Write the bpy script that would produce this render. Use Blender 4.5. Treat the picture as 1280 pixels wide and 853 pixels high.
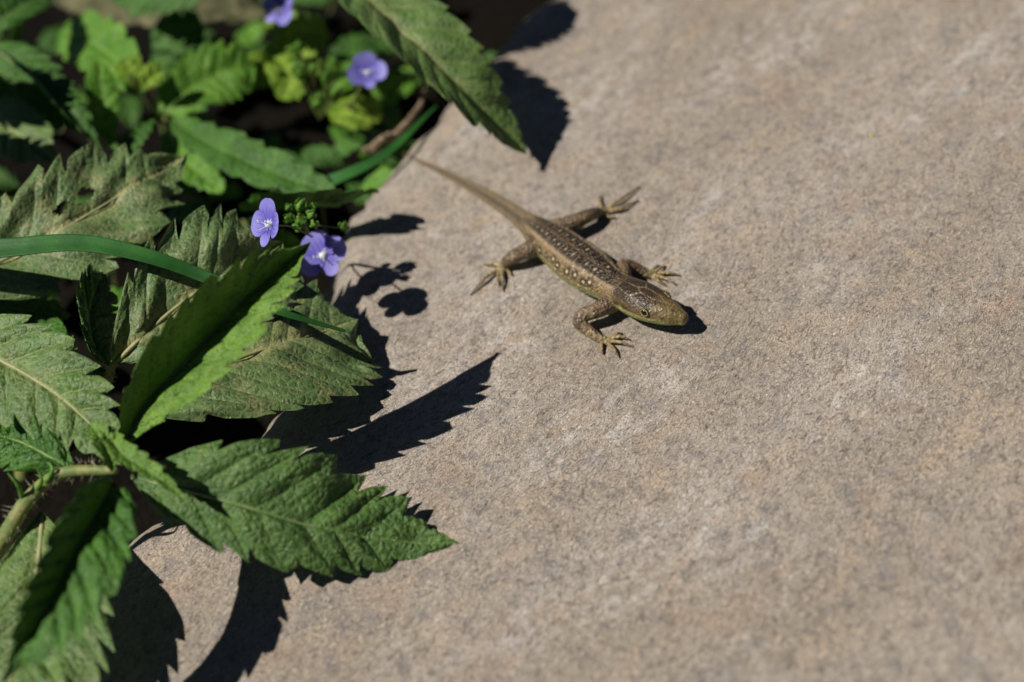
import bpy, math, random
import numpy as np
for o in list(bpy.data.objects): bpy.data.objects.remove(o)
scene = bpy.context.scene
COL = scene.collection
CM = 0.01                      # everything below is written in centimetres and built in metres

# ------------------------------------------------------------------ camera, world, sun, exposure
PITCH, DIST, LENS = math.radians(42.0), 37.0, 59.5
CAM = np.array([0, -DIST*math.cos(PITCH), DIST*math.sin(PITCH)])
FWD = np.array([0, math.cos(PITCH), -math.sin(PITCH)])
UPV = np.array([0, math.sin(PITCH), math.cos(PITCH)])
RGT = np.array([1.0, 0, 0])
cd = bpy.data.cameras.new('camera'); cam = bpy.data.objects.new('camera', cd); COL.objects.link(cam)
cam.location = CAM*CM; cam.rotation_euler = (math.pi/2-PITCH, 0, 0)
cd.lens = LENS; cd.sensor_width = 36; cd.clip_start = 0.005; cd.clip_end = 50
cd.dof.use_dof = True; cd.dof.focus_distance = 0.3575; cd.dof.aperture_fstop = 8.0; cd.dof.aperture_blades = 9
scene.camera = cam
SUN = np.array([-.807, -.25, .87]); SUN /= np.linalg.norm(SUN)
world = bpy.data.worlds.new('World'); scene.world = world; world.use_nodes = True
wn = world.node_tree.nodes; wl = world.node_tree.links
sky = wn.new('ShaderNodeTexSky'); sky.sky_type = 'NISHITA'; sky.sun_disc = False; sky.air_density = .25; sky.dust_density = .15; sky.altitude = 800
sky.sun_elevation = math.asin(SUN[2]); sky.sun_rotation = math.atan2(SUN[0], SUN[1])
wl.new(sky.outputs[0], wn['Background'].inputs[0]); wn['Background'].inputs[1].default_value = 0.05
sd = bpy.data.lights.new('sun', 'SUN'); sd.energy = 5.0; sd.angle = math.radians(0.53); sd.color = (1, .955, .885)
sun = bpy.data.objects.new('sun', sd); COL.objects.link(sun)
from mathutils import Vector
sun.rotation_euler = Vector(-SUN).to_track_quat('-Z', 'Y').to_euler(); sun.location = (-.5, -.3, .8)
vs = scene.view_settings; vs.view_transform = 'Standard'; vs.look = 'None'; vs.exposure = 0.12; vs.gamma = 1
scene.render.resolution_x, scene.render.resolution_y = 1024, 682
scene.render.engine = 'CYCLES'

# ------------------------------------------------------------------ helpers
rng = np.random.default_rng(7); random.seed(7)
def lin(r, g, b):
    f = lambda c: (c/255/12.92 if c/255 <= .04045 else ((c/255+.055)/1.055)**2.4)
    return np.array([f(r), f(g), f(b)])
def norm(v): v = np.asarray(v, float); return v/np.linalg.norm(v, axis=-1, keepdims=True)
def hsh(ix, iy, sd_=0):
    h = (ix.astype(np.int64)*374761393 + iy.astype(np.int64)*668265263 + sd_*974711) & 0x7fffffff
    h = ((h ^ (h >> 13))*1274126177) & 0x7fffffff
    return ((h ^ (h >> 16)) & 0xffff)/65535.0
def vnoise(x, y, sd_=0):
    x = np.asarray(x, float); y = np.asarray(y, float)
    ix = np.floor(x); iy = np.floor(y); fx = x-ix; fy = y-iy
    fx = fx*fx*(3-2*fx); fy = fy*fy*(3-2*fy)
    a = hsh(ix, iy, sd_); b = hsh(ix+1, iy, sd_); c = hsh(ix, iy+1, sd_); d = hsh(ix+1, iy+1, sd_)
    return (a*(1-fx)+b*fx)*(1-fy)+(c*(1-fx)+d*fx)*fy - .5
def sstep(a, b, x): t = np.clip((x-a)/(b-a), 0, 1); return t*t*(3-2*t)

def ray(px, py): return FWD + RGT*((px-640)/1280*36/LENS) + UPV*((426.5-py)/1280*36/LENS)
TILT, PIV = .16, 2.5                # the slab and the soil slope down towards the plants
SN = np.array([-TILT, 0, 1.0])/math.hypot(TILT, 1)
def slope(x): return TILT*(x-PIV)
def at(px, py, z):                 # where the line of sight through a spot of the photograph is z cm above the sloping plane of the slab
    r = ray(px, py); t = (z+slope(0)-CAM[2]+TILT*CAM[0])/(r[2]-TILT*r[0]); return CAM + r*t
def soil(px, py, dx=0, dy=0):      # root spot on the soil
    p = at(px, py, GZ)+(dx, dy, 0); p[2] = GZ-.15+slope(p[0]); return p
GZ = -3.4

EDGE = np.array([at(*p, 0)[:2] for p in [(830,-150),(700,-25),(622,45),(548,128),(490,195),(440,255),(415,340),(385,430),(300,560),(175,640),(70,740),(-70,950),(-260,1250)]])
def edge_dist(x, y):               # cm inside the stone's rim (negative outside)
    best = np.full(x.shape, 1e9); sg = np.ones(x.shape)
    for a, b in zip(EDGE[:-1], EDGE[1:]):
        d = b-a; t = np.clip(((x-a[0])*d[0]+(y-a[1])*d[1])/(d@d), 0, 1)
        qx = x-a[0]-t*d[0]; qy = y-a[1]-t*d[1]; dd = np.hypot(qx, qy)
        cr = d[0]*(y-a[1])-d[1]*(x-a[0]); m = dd < best
        best = np.where(m, dd, best); sg = np.where(m, np.where(cr >= 0, 1, -1), sg)
    return best*sg
def stone_z(x, y):
    x = np.asarray(x, float); y = np.asarray(y, float)
    z = slope(x)-.02*np.maximum(0, -4-x)**1.3
    z += .16*vnoise(x*.22+3.1, y*.22, 1) + .07*vnoise(x*.7, y*.7, 2) + .02*vnoise(x*2.2, y*2.2, 3)
    e = edge_dist(x, y) + .35*vnoise(x*.9, y*.9, 5) + .12*vnoise(x*3, y*3, 6)
    z -= .5*np.clip(1-e/1.0, 0, 1)**2.2
    z -= np.clip(-e, 0, 1.2)*3.2
    return z
def on(px, py, h):                 # spot h cm above the stone along a line of sight
    z = h
    for _ in range(12):
        p = at(px, py, z); z = float(stone_z(p[0], p[1]))-slope(p[0])+h
    return at(px, py, z)

def spline(pts, n):
    pts = np.asarray(pts, float); d = np.r_[0, np.cumsum(np.linalg.norm(np.diff(pts, axis=0), axis=1)**.75)]
    m = np.zeros_like(pts)
    for i in range(len(pts)):
        if i == 0: m[i] = (pts[1]-pts[0])/(d[1]-d[0])
        elif i == len(pts)-1: m[i] = (pts[-1]-pts[-2])/(d[-1]-d[-2])
        else:
            a = (pts[i]-pts[i-1])/(d[i]-d[i-1]); b = (pts[i+1]-pts[i])/(d[i+1]-d[i]); m[i] = (a*(d[i+1]-d[i])+b*(d[i]-d[i-1]))/(d[i+1]-d[i-1])
    def ev(u):
        i = np.clip(np.searchsorted(d, u, side='right')-1, 0, len(pts)-2); h = (d[i+1]-d[i])[:, None]; t = ((u-d[i])/(d[i+1]-d[i]))[:, None]
        return (2*t**3-3*t**2+1)*pts[i]+(t**3-2*t**2+t)*h*m[i]+(-2*t**3+3*t**2)*pts[i+1]+(t**3-t**2)*h*m[i+1]
    u = np.linspace(0, d[-1], 400); p = ev(u); L = np.r_[0, np.cumsum(np.linalg.norm(np.diff(p, axis=0), axis=1))]
    return ev(np.interp(np.linspace(0, L[-1], n), L, u)), L[-1]

ORIG = {}
def thing(name, label, cat, loc, group=None):
    o = bpy.data.objects.new(name, None); COL.objects.link(o); o.location = np.asarray(loc)*CM; o.empty_display_size = .01
    o['label'] = label; o['category'] = cat
    if group: o['group'] = group
    ORIG[o.name] = np.asarray(loc)*CM
    return o
def obj(name, verts, faces, mat, parent=None, uv=None, smooth=True, cols=None):
    off = ORIG[parent.name] if parent else np.zeros(3)
    me = bpy.data.meshes.new(name); v = np.asarray(verts, float)*CM - off
    me.from_pydata(v.tolist(), [], faces if isinstance(faces, list) else faces.tolist())
    if smooth: me.polygons.foreach_set('use_smooth', np.ones(len(me.polygons), bool))
    if uv is not None:
        l = me.uv_layers.new(name='UVMap'); vi = np.empty(len(me.loops), np.int32); me.loops.foreach_get('vertex_index', vi)
        l.data.foreach_set('uv', np.asarray(uv, np.float32)[vi].ravel())
    if cols is not None:
        a = me.color_attributes.new('col', 'FLOAT_COLOR', 'POINT'); a.data.foreach_set('color', (cols if cols.shape[1] == 4 else np.c_[cols, np.ones(len(cols))]).astype(np.float32).ravel())
    me.materials.append(mat); me.update()
    o = bpy.data.objects.new(name, me); COL.objects.link(o)
    if parent: o.parent = parent
    ORIG[o.name] = off
    return o
def grid_faces(nu, nv, wrap=False):
    i, j = np.meshgrid(np.arange(nu-1), np.arange(nv if wrap else nv-1), indexing='ij'); jn = (j+1) % nv
    return np.stack([i*nv+j, (i+1)*nv+j, (i+1)*nv+jn, i*nv+jn], -1).reshape(-1, 4)
def tube(pts, rad, n=24, seg=10, flat=1.0, up=(0, 0, 1)):
    c, L = spline(pts, n); r = np.interp(np.linspace(0, 1, n), np.linspace(0, 1, len(rad)), rad)
    T = norm(np.gradient(c, axis=0)); B = np.cross(T, np.asarray(up, float)); B = norm(np.where(np.linalg.norm(B, axis=1, keepdims=True) < .05, np.cross(T, (1., .2, 0)), B)); N = np.cross(B, T)
    # rounded ends
    k = 4; ph = np.linspace(0, np.pi/2, k+1)[:-1]
    rings = []; 
    for a in ph: rings.append((c[0]-T[0]*r[0]*np.cos(a), r[0]*np.sin(a)+1e-4, B[0], N[0]))
    for i in range(n): rings.append((c[i], r[i], B[i], N[i]))
    for a in ph[::-1]: rings.append((c[-1]+T[-1]*r[-1]*np.cos(a), r[-1]*np.sin(a)+1e-4, B[-1], N[-1]))
    th = np.linspace(0, 2*np.pi, seg, endpoint=False)
    V = np.concatenate([q[0]+q[1]*(np.cos(th)[:, None]*q[2]+flat*np.sin(th)[:, None]*q[3]) for q in rings])
    F = grid_faces(len(rings), seg, True)[:, ::-1].tolist()
    F.append(list(range(seg))); F.append(list(range((len(rings)-1)*seg, len(rings)*seg))[::-1])
    return V, F
def merge(parts):
    V = []; F = []; k = 0
    for v, f in parts: V.append(np.asarray(v)); F += [[i+k for i in q] for q in (f if isinstance(f, list) else f.tolist())]; k += len(v)
    return np.concatenate(V), F

# ------------------------------------------------------------------ materials
class NT:
    def __init__(s, name):
        s.m = bpy.data.materials.new(name); s.m.use_nodes = True; s.n = s.m.node_tree.nodes; s.l = s.m.node_tree.links
        s.b = s.n['Principled BSDF']; s.out = s.n['Material Output']
    def node(s, t, **k):
        n = s.n.new(t)
        for a, v in k.items(): setattr(n, a, v)
        return n
    def set(s, sock, v):
        if isinstance(v, bpy.types.NodeSocket): s.l.new(v, sock)
        else:
            if hasattr(v, '__len__') and sock.type == 'RGBA' and len(v) == 3: v = (*v, 1)
            sock.default_value = v
    def math(s, op, a, b=0, c=0, clamp=False):
        n = s.node('ShaderNodeMath', operation=op, use_clamp=clamp)
        s.set(n.inputs[0], a); s.set(n.inputs[1], b); s.set(n.inputs[2], c); return n.outputs[0]
    def mix(s, f, a, b, mode='MIX'):
        n = s.node('ShaderNodeMix', data_type='RGBA', blend_type=mode); s.set(n.inputs[0], f); s.set(n.inputs[6], a); s.set(n.inputs[7], b); return n.outputs[2]
    def ramp(s, x, lo, hi, a=0., b=1.):
        n = s.node('ShaderNodeMapRange', interpolation_type='SMOOTHSTEP'); s.set(n.inputs[0], x)
        for i, v in enumerate((lo, hi, a, b)): s.set(n.inputs[i+1], v)
        return n.outputs[0]
    def noise(s, vec, scale, detail=2, rough=.5, dist=0):
        n = s.node('ShaderNodeTexNoise'); s.set(n.inputs['Vector'], vec); s.set(n.inputs['Scale'], scale); s.set(n.inputs['Detail'], detail); s.set(n.inputs['Roughness'], rough); s.set(n.inputs['Distortion'], dist); return n.outputs[0]
    def vor(s, vec, scale, feature='F1', out=0, rnd=1):
        n = s.node('ShaderNodeTexVoronoi', feature=feature); s.set(n.inputs['Vector'], vec); s.set(n.inputs['Scale'], scale); s.set(n.inputs['Randomness'], rnd); return n.outputs[out]
    def coord(s, which='Object'): return s.node('ShaderNodeTexCoord').outputs[which]
    def mapping(s, vec, scale=(1, 1, 1), rot=(0, 0, 0)):
        n = s.node('ShaderNodeMapping'); s.set(n.inputs[0], vec); n.inputs['Rotation'].default_value = rot; n.inputs['Scale'].default_value = scale; return n.outputs[0]
    def bump(s, h, dist, strength=1, prev=None):
        n = s.node('ShaderNodeBump'); s.set(n.inputs['Height'], h); n.inputs['Distance'].default_value = dist; n.inputs['Strength'].default_value = strength
        if prev is not None: s.l.new(prev, n.inputs['Normal'])
        return n.outputs[0]
    def xyz(s, v): n = s.node('ShaderNodeSeparateXYZ'); s.set(n.inputs[0], v); return n.outputs

def leaf_mat(name, base, light, vein, speck=.0, dust=.0, trans=.25, tcol=None, rough=.5, vein_w=.05, bumps=1.0, veins=.5):
    t = NT(name); co = t.coord(); u = t.xyz(t.coord('UV')); x, v = u[0], u[1]
    av = t.math('ABSOLUTE', v)
    fr = t.math('ABSOLUTE', t.math('SUBTRACT', t.math('FRACT', x), .5))
    lat = t.math('MULTIPLY', t.ramp(fr, vein_w*1.6, vein_w*.3), t.ramp(av, .95, .3))
    mid = t.ramp(av, vein_w*1.3, vein_w*.4)
    vm = t.math('MAXIMUM', t.math('MULTIPLY', lat, veins), mid)
    n1 = t.noise(co, 140, 3); n2 = t.noise(co, 620, 3, .6)
    col = t.mix(t.ramp(n1, .3, .7), base, light)
    col = t.mix(t.math('MULTIPLY', t.ramp(n2, .35, .7), .35), col, np.asarray(base)*.55)
    col = t.mix(t.math('MULTIPLY', vm, .8), col, vein)
    if speck:
        sp = t.ramp(t.noise(co, 2600, 2, .7), .56, .72); sp = t.math('MULTIPLY', sp, t.ramp(t.noise(co, 190, 2), .3, .65))
        col = t.mix(t.math('MULTIPLY', sp, speck), col, lin(178, 172, 128))
    if dust:
        ds = t.math('MULTIPLY', t.ramp(t.noise(co, 110, 4, .65), .5, .68), t.ramp(t.noise(co, 1500, 2), .35, .6))
        ds = t.math('MAXIMUM', ds, t.math('MULTIPLY', t.ramp(av, .3, .02), t.ramp(t.noise(co, 350, 3), .4, .6)))
        col = t.mix(t.math('MULTIPLY', ds, dust), col, lin(160, 150, 105))
    t.set(t.b.inputs['Base Color'], col); t.b.inputs['Roughness'].default_value = rough; t.b.inputs['Specular IOR Level'].default_value = .35
    wob = t.node('ShaderNodeVectorMath', operation='ADD'); nz = t.node('ShaderNodeTexNoise'); t.set(nz.inputs['Vector'], co); nz.inputs['Scale'].default_value = 700; vm2 = t.node('ShaderNodeVectorMath', operation='SCALE'); t.l.new(nz.outputs['Color'], vm2.inputs[0]); vm2.inputs['Scale'].default_value = .0009; t.set(wob.inputs[0], co); t.l.new(vm2.outputs[0], wob.inputs[1])
    c1 = t.ramp(t.vor(wob.outputs[0], 620, 'DISTANCE_TO_EDGE'), 0, .35); c2 = t.ramp(t.vor(wob.outputs[0], 1500, 'DISTANCE_TO_EDGE'), 0, .3)
    b = t.bump(c1, .0004*bumps, .75); b = t.bump(c2, .00014*bumps, .7, b); b = t.bump(t.noise(co, 3200, 2), .00009*bumps, .8, b)
    col = t.mix(t.math('MULTIPLY', t.math('SUBTRACT', 1, c1), .22), col, vein); t.set(t.b.inputs['Base Color'], col)
    t.l.new(b, t.b.inputs['Normal'])
    tr = t.node('ShaderNodeBsdfTranslucent'); t.set(tr.inputs[0], t.mix(.25, tcol if tcol is not None else np.asarray(light)*1.6, col)); t.l.new(b, tr.inputs['Normal'])
    ms = t.node('ShaderNodeMixShader'); ms.inputs[0].default_value = trans
    t.l.new(t.b.outputs[0], ms.inputs[1]); t.l.new(tr.outputs[0], ms.inputs[2]); t.l.new(ms.outputs[0], t.out.inputs[0])
    return t.m
def plain_mat(name, c1, c2, scale=300, rough=.6, trans=0, bump=.00008, bscale=1500, spec=.4):
    t = NT(name); co = t.coord(); t.set(t.b.inputs['Base Color'], t.mix(t.ramp(t.noise(co, scale, 3), .35, .65), c1, c2))
    t.b.inputs['Roughness'].default_value = rough; t.b.inputs['Specular IOR Level'].default_value = spec
    t.l.new(t.bump(t.noise(co, bscale, 3), bump, .7), t.b.inputs['Normal'])
    if trans:
        tr = t.node('ShaderNodeBsdfTranslucent'); tr.inputs[0].default_value = (*np.clip(np.asarray(c2)*1.3, 0, 1), 1); ms = t.node('ShaderNodeMixShader'); ms.inputs[0].default_value = trans
        t.l.new(t.b.outputs[0], ms.inputs[1]); t.l.new(tr.outputs[0], ms.inputs[2]); t.l.new(ms.outputs[0], t.out.inputs[0])
    return t.m
M = {}
M['nettle'] = leaf_mat('nettle_leaf', lin(54, 88, 36), lin(84, 116, 54), lin(104, 130, 70), speck=.7, trans=.1, tcol=lin(120, 165, 40), vein_w=.03, veins=.3, bumps=.7)
M['fresh'] = leaf_mat('young_nettle_leaf', lin(66, 104, 30), lin(106, 142, 52), lin(122, 150, 70), speck=.25, trans=.04, tcol=lin(90, 140, 30), vein_w=.035, veins=.35, bumps=.9)
M['deep'] = leaf_mat('deep_green_nettle_leaf', lin(40, 80, 20), lin(66, 110, 34), lin(88, 124, 50), speck=.15, trans=.05, tcol=lin(85, 140, 20), vein_w=.035, veins=.35, bumps=.7)
M['dusty'] = leaf_mat('dusty_nettle_leaf', lin(54, 86, 44), lin(86, 117, 66), lin(146, 150, 98), speck=.9, dust=.55, trans=.08, tcol=lin(100, 140, 50), vein_w=.045, veins=.4, bumps=.35)
M['pale'] = leaf_mat('pale_veined_leaf', lin(56, 92, 38), lin(84, 119, 57), lin(148, 152, 98), speck=.35, dust=.2, trans=.12, tcol=lin(110, 150, 50), vein_w=.04, veins=.4, bumps=.45)
M['speedwell'] = leaf_mat('speedwell_leaf', lin(62, 114, 22), lin(104, 152, 44), lin(124, 160, 70), trans=.25, bumps=.5, tcol=lin(120, 175, 30), vein_w=.05, veins=.4)
M['lime'] = leaf_mat('bright_speedwell_leaf', lin(106, 146, 26), lin(140, 170, 50), lin(150, 172, 70), trans=.25, tcol=lin(160, 195, 40), vein_w=.05, veins=.3)
M['dry'] = plain_mat('withered_leaf', lin(66, 70, 42), lin(110, 106, 74), 200, .8, .15)
M['grass'] = plain_mat('grass_blade', lin(36, 88, 30), lin(52, 110, 42), 120, .6, .2)
M['straw'] = plain_mat('pale_grass', lin(88, 130, 40), lin(110, 150, 58), 120, .5, .3)
M['stem'] = plain_mat('hairy_stem', lin(98, 118, 58), lin(140, 140, 82), 500, .6, .15)
M['rib'] = plain_mat('leaf_midrib', lin(108, 134, 78), lin(134, 150, 98), 500, .6, .15)
M['ribpale'] = plain_mat('pale_leaf_midrib', lin(150, 152, 106), lin(168, 166, 124), 500, .6, .15)
M['vstem'] = plain_mat('speedwell_stem', lin(84, 112, 48), lin(120, 112, 74), 500, .6, .15)
M['bud'] = plain_mat('flower_bud', lin(70, 118, 34), lin(112, 152, 56), 900, .55, .2)
M['hair'] = plain_mat('plant_hair', lin(190, 190, 160), lin(210, 205, 180), 500, .5, .4)
M['white'] = plain_mat('flower_throat', lin(225, 226, 225), lin(238, 240, 236), 900, .6, .3)
M['anther'] = plain_mat('anther', lin(206, 208, 226), lin(228, 228, 240), 900, .6, .2)
M['bark'] = plain_mat('dry_twig', lin(88, 74, 56), lin(140, 122, 96), 600, .85, 0, .0002)
M['pebble'] = plain_mat('chip', lin(150, 118, 92), lin(180, 150, 120), 600, .85, 0, .0002)
M['yellow'] = plain_mat('pollen', lin(176, 166, 70), lin(196, 184, 92), 600, .8)

def petal_mat():
    t = NT('violet_petal'); u = t.xyz(t.coord('UV')); co = t.coord()
    along, ac = u[0], u[1]
    vein = t.math('ABSOLUTE', t.math('SINE', t.math('MULTIPLY', ac, 9.4)))
    vm = t.math('MULTIPLY', t.ramp(vein, .35, .0), t.ramp(along, .95, .35))
    col = t.mix(t.ramp(along, .15, .9), lin(104, 92, 192), lin(150, 146, 226))
    col = t.mix(t.math('MULTIPLY', t.ramp(t.noise(co, 500, 2), .4, .6), .3), col, lin(122, 112, 214))
    col = t.mix(t.math('MULTIPLY', vm, .85), col, lin(52, 38, 132))
    col = t.mix(t.ramp(along, .17, .06), col, lin(230, 232, 236))
    t.set(t.b.inputs['Base Color'], col); t.b.inputs['Roughness'].default_value = .6
    tr = t.node('ShaderNodeBsdfTranslucent'); t.set(tr.inputs[0], col); ms = t.node('ShaderNodeMixShader'); ms.inputs[0].default_value = .35
    t.l.new(t.b.outputs[0], ms.inputs[1]); t.l.new(tr.outputs[0], ms.inputs[2]); t.l.new(ms.outputs[0], t.out.inputs[0]); return t.m
M['petal'] = petal_mat()

def stone_mat():
    t = NT('weathered_sandstone'); co = t.coord()
    d = t.mapping(t.mapping(co, (1, 1, 1), (0, 0, math.radians(42))), (1, .42, 1))      # grain runs obliquely
    big = t.noise(d, 26, 2, .55); fin = t.noise(d, 900, 3, .65, .8); mic = t.noise(d, 2700, 2, .65, .6); gr = t.noise(d, 1750, 3, .7, 1.2)
    col = t.mix(t.ramp(big, .3, .7), lin(164, 151, 136), lin(180, 168, 155))
    col = t.mix(t.math('MULTIPLY', t.ramp(t.noise(d, 130, 3, .6, .4), .48, .72), .6), col, lin(194, 172, 148))
    col = t.mix(t.math('MULTIPLY', t.ramp(t.noise(co, 190, 3, .7), .5, .68), .62), col, lin(132, 128, 126))
    col = t.mix(t.math('MULTIPLY', t.ramp(t.noise(co, 520, 2, .6), .56, .72), .6), col, lin(116, 114, 116))
    wh = t.math('MULTIPLY', t.ramp(t.noise(d, 48, 2, .5), .42, .66), t.ramp(t.noise(d, 300, 4, .7), .44, .68))
    col = t.mix(t.math('MULTIPLY', wh, .62), col, lin(216, 210, 204))
    col = t.mix(t.math('MULTIPLY', t.ramp(t.noise(co, 80, 2), .56, .7), .35), col, lin(170, 142, 122))
    col = t.mix(t.math('MULTIPLY', t.ramp(fin, .48, .32), .6), col, lin(104, 92, 80))
    col = t.mix(t.math('MULTIPLY', t.ramp(mic, .53, .7), .65), col, lin(222, 208, 190))
    col = t.mix(t.math('MULTIPLY', t.ramp(gr, .45, .29), .85), col, lin(78, 68, 58))
    t.set(t.b.inputs['Base Color'], col); t.b.inputs['Roughness'].default_value = .88; t.b.inputs['Specular IOR Level'].default_value = .25
    b = t.bump(t.noise(d, 260, 3, .6), .0007, .5); b = t.bump(fin, .0009, 1, b); b = t.bump(gr, .0007, 1, b); b = t.bump(mic, .0003, 1, b)
    t.l.new(b, t.b.inputs['Normal']); return t.m
M['stone'] = stone_mat()
def soil_mat():
    t = NT('shade_dark_soil'); co = t.coord(); col = t.mix(t.noise(co, 180, 4, .6), (.003, .0025, .002), (.013, .011, .008)); t.set(t.b.inputs['Base Color'], col); t.b.inputs['Roughness'].default_value = 1; t.b.inputs['Specular IOR Level'].default_value = .05  # soil colour taken almost to black, the shade of the gaps painted in
    t.l.new(t.bump(t.noise(co, 300, 5, .65), .003, 1), t.b.inputs['Normal']); return t.m
M['soil'] = soil_mat()

# ------------------------------------------------------------------ ground and stone
g = np.unique(np.r_[np.linspace(-150, -30, 25), np.linspace(-30, 40, 141), np.linspace(40, 150, 23)])
X, Y = np.meshgrid(g, g, indexing='ij'); Z = GZ + slope(X) + .5*vnoise(X*.5, Y*.5, 11)+.25*vnoise(X*1.7, Y*1.7, 12)
ground = obj('ground', np.stack([X, Y, Z], -1).reshape(-1, 3), grid_faces(len(g), len(g)), M['soil']); ground['kind'] = 'structure'
xs = np.unique(np.round(np.r_[np.linspace(-20, -14, 30), np.arange(-14, 15, .065), 15+np.linspace(0, 1, 40)**1.6*30], 4))
ys = np.unique(np.round(np.r_[-12-np.linspace(0, 1, 30)**1.5*14, np.arange(-12, 17, .075), 17+np.linspace(0, 1, 30)**1.5*16], 4))
X, Y = np.meshgrid(xs, ys, indexing='ij'); Z = stone_z(X, Y)
Z += .022*vnoise(X*4.3+.5*Y, Y*3-.9*X, 21) + .010*vnoise(X*9+2*Y, Y*5-3*X, 22)
out = np.minimum.reduce([45-X, X+20, 33-Y, Y+26]); Z -= np.clip(1.5-out, 0, 1.5)**2*.3
nx, ny = len(xs), len(ys)
V = np.stack([X, Y, Z], -1).reshape(-1, 3); F = grid_faces(nx, ny).tolist()
ring = [i*ny for i in range(nx)]+[(nx-1)*ny+j for j in range(1, ny)]+[i*ny+ny-1 for i in range(nx-2, -1, -1)]+[j for j in range(ny-2, 0, -1)]
low = V[ring].copy(); low[:, 2] = GZ-.6+slope(low[:, 0]); b0 = len(V); V = np.r_[V, low]; m = len(ring)
F += [[ring[i], b0+i, b0+(i+1) % m, ring[(i+1) % m]] for i in range(m)]
stone = obj('stone_slab', V, F, M['stone'])
stone['label'] = 'broad weathered beige grey sandstone slab the lizard basks on'; stone['category'] = 'stone'

# ------------------------------------------------------------------ leaves
def leaf(parent, pts, W, nrm, mat, fold=(0, 0), n=11, depth=.28, k=.95, nu=None, nv=31, quilt=.06, pa=.55, pb=.95, curl=0, wave=.06, rib=True, ribmat='rib', seed=0, asym=(1, 1), twist=0, ribr=.045, sharp=.7, holes=()):
    nu = nu or n*16+1
    c, L = spline(pts, 260); T = norm(np.gradient(c, axis=0)); N0 = np.asarray(nrm, float); N = norm(N0-(T@N0)[:, None]*T); B = np.cross(T, N)
    if twist:
        a = np.radians(twist)*np.linspace(0, 1, 260)[:, None]; B, N = B*np.cos(a)+N*np.sin(a), N*np.cos(a)-B*np.sin(a)
    s = np.linspace(0, 1, nu); pk = pa/(pa+pb)
    f = (s**pa*(1-s)**pb)/(pk**pa*(1-pk)**pb); w = W*f
    ph = s*n+.18*np.sin(s*17+seed); fr = ph % 1
    v = np.linspace(-1, 1, nv); v = np.sign(v)*np.abs(v)**.85
    tooth = np.where(fr < sharp, (fr/sharp)**.62, ((1-fr)/(1-sharp))**1.2)
    amp = 1+.45*np.sin(np.floor(ph)*2.7+seed)
    e = w-depth*W*(1-tooth)*np.minimum(1, f*1.5)*amp*np.minimum(1, (1-s)*6)
    e = np.maximum(e, w*.35)
    av = np.abs(v)[None]; bl = av**3
    sgn = np.sign(v)[None]; asy = np.where(sgn > 0, asym[1], asym[0])
    lat = av*(w[:, None]*(1-bl)+e[:, None]*bl)*asy
    t = np.clip(s[:, None]+k*lat/L*np.minimum(1, (1-s[:, None])*4), 0, 1)
    ti = t*259; i0 = np.clip(ti.astype(int), 0, 258); q = (ti-i0)[..., None]
    g3 = lambda A: A[i0]*(1-q)+A[i0+1]*q
    P, Nn, Bb = g3(c), g3(N), g3(B)
    fa = np.radians(np.where(sgn > 0, fold[1], fold[0]))+0*s[:, None]
    bul = np.abs(np.sin(np.pi*(ph[:, None]-sharp)))**.7*np.sin(np.pi*np.clip(av, 0, 1)**.8)**.6*quilt*np.minimum(1, f*1.4)[:, None]
    cr = np.random.default_rng(seed+3); o1, o2 = cr.uniform(0, 50, 2)
    x1 = s[:, None]*L*1.6+o1+0*av; y1 = v[None]*W*1.6+o2+0*s[:, None]
    hgt = bul+curl*W*av**2*f[:, None]+wave*W*2*vnoise(x1, y1, seed)+quilt*.55*vnoise(x1*4.2, y1*4.2, seed+1)*av**.3+quilt*.25*vnoise(x1*11, y1*11, seed+2)
    hgt = hgt-.05*W*np.exp(-(av/.06)**2)*np.minimum(1, f)[:, None]
    pos = P+(sgn*lat*np.cos(fa))[..., None]*Bb+(lat*np.sin(fa)+hgt)[..., None]*Nn
    uv = np.stack([(ph-sharp+.5)[:, None]+0*av, v[None]+0*s[:, None]], -1).reshape(-1, 2)
    gf = grid_faces(nu, nv)
    for hs, hv, rs, rv in holes:
        ss = np.repeat(s, nv)[gf].mean(1); vv0 = np.tile(v, nu)[gf].mean(1); gf = gf[np.hypot((ss-hs)/rs, (vv0-hv)/rv)+.5*vnoise(ss*60, vv0*25, 9) > 1]
    o = obj('leaf', pos.reshape(-1, 3), gf, M[mat], parent, uv)
    if rib:
        cc = c[np.linspace(0, 252, 40).astype(int)]-N[np.linspace(0, 252, 40).astype(int)]*ribr*1.1
        vv, ff = tube(cc, [ribr*1.2, ribr, ribr*.6, ribr*.25], 40, 8); obj('midrib', vv, ff, M[ribmat], o)
    return o
def hairs(parent, pts, r, n, length=.12, seed=1, name='hair_fringe'):
    rr = np.random.default_rng(seed); c, L = spline(pts, 200); T = norm(np.gradient(c, axis=0)); parts = []
    for _ in range(n):
        i = rr.integers(0, 200); d = rr.normal(size=3); d = norm(d-(d@T[i])*T[i]); p = c[i]+d*r*.8; e = p+(d+rr.normal(size=3)*.35)*length*rr.uniform(.5, 1.2); b = norm(np.cross(d, T[i]))*.006
        parts.append((np.array([p-b, p+b, p+T[i]*.008, e]), [[0, 1, 3], [1, 2, 3], [2, 0, 3]]))
    v, f = merge(parts); o = obj(name, v, f, M['hair'], parent); o['kind'] = 'stuff'; return o

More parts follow.
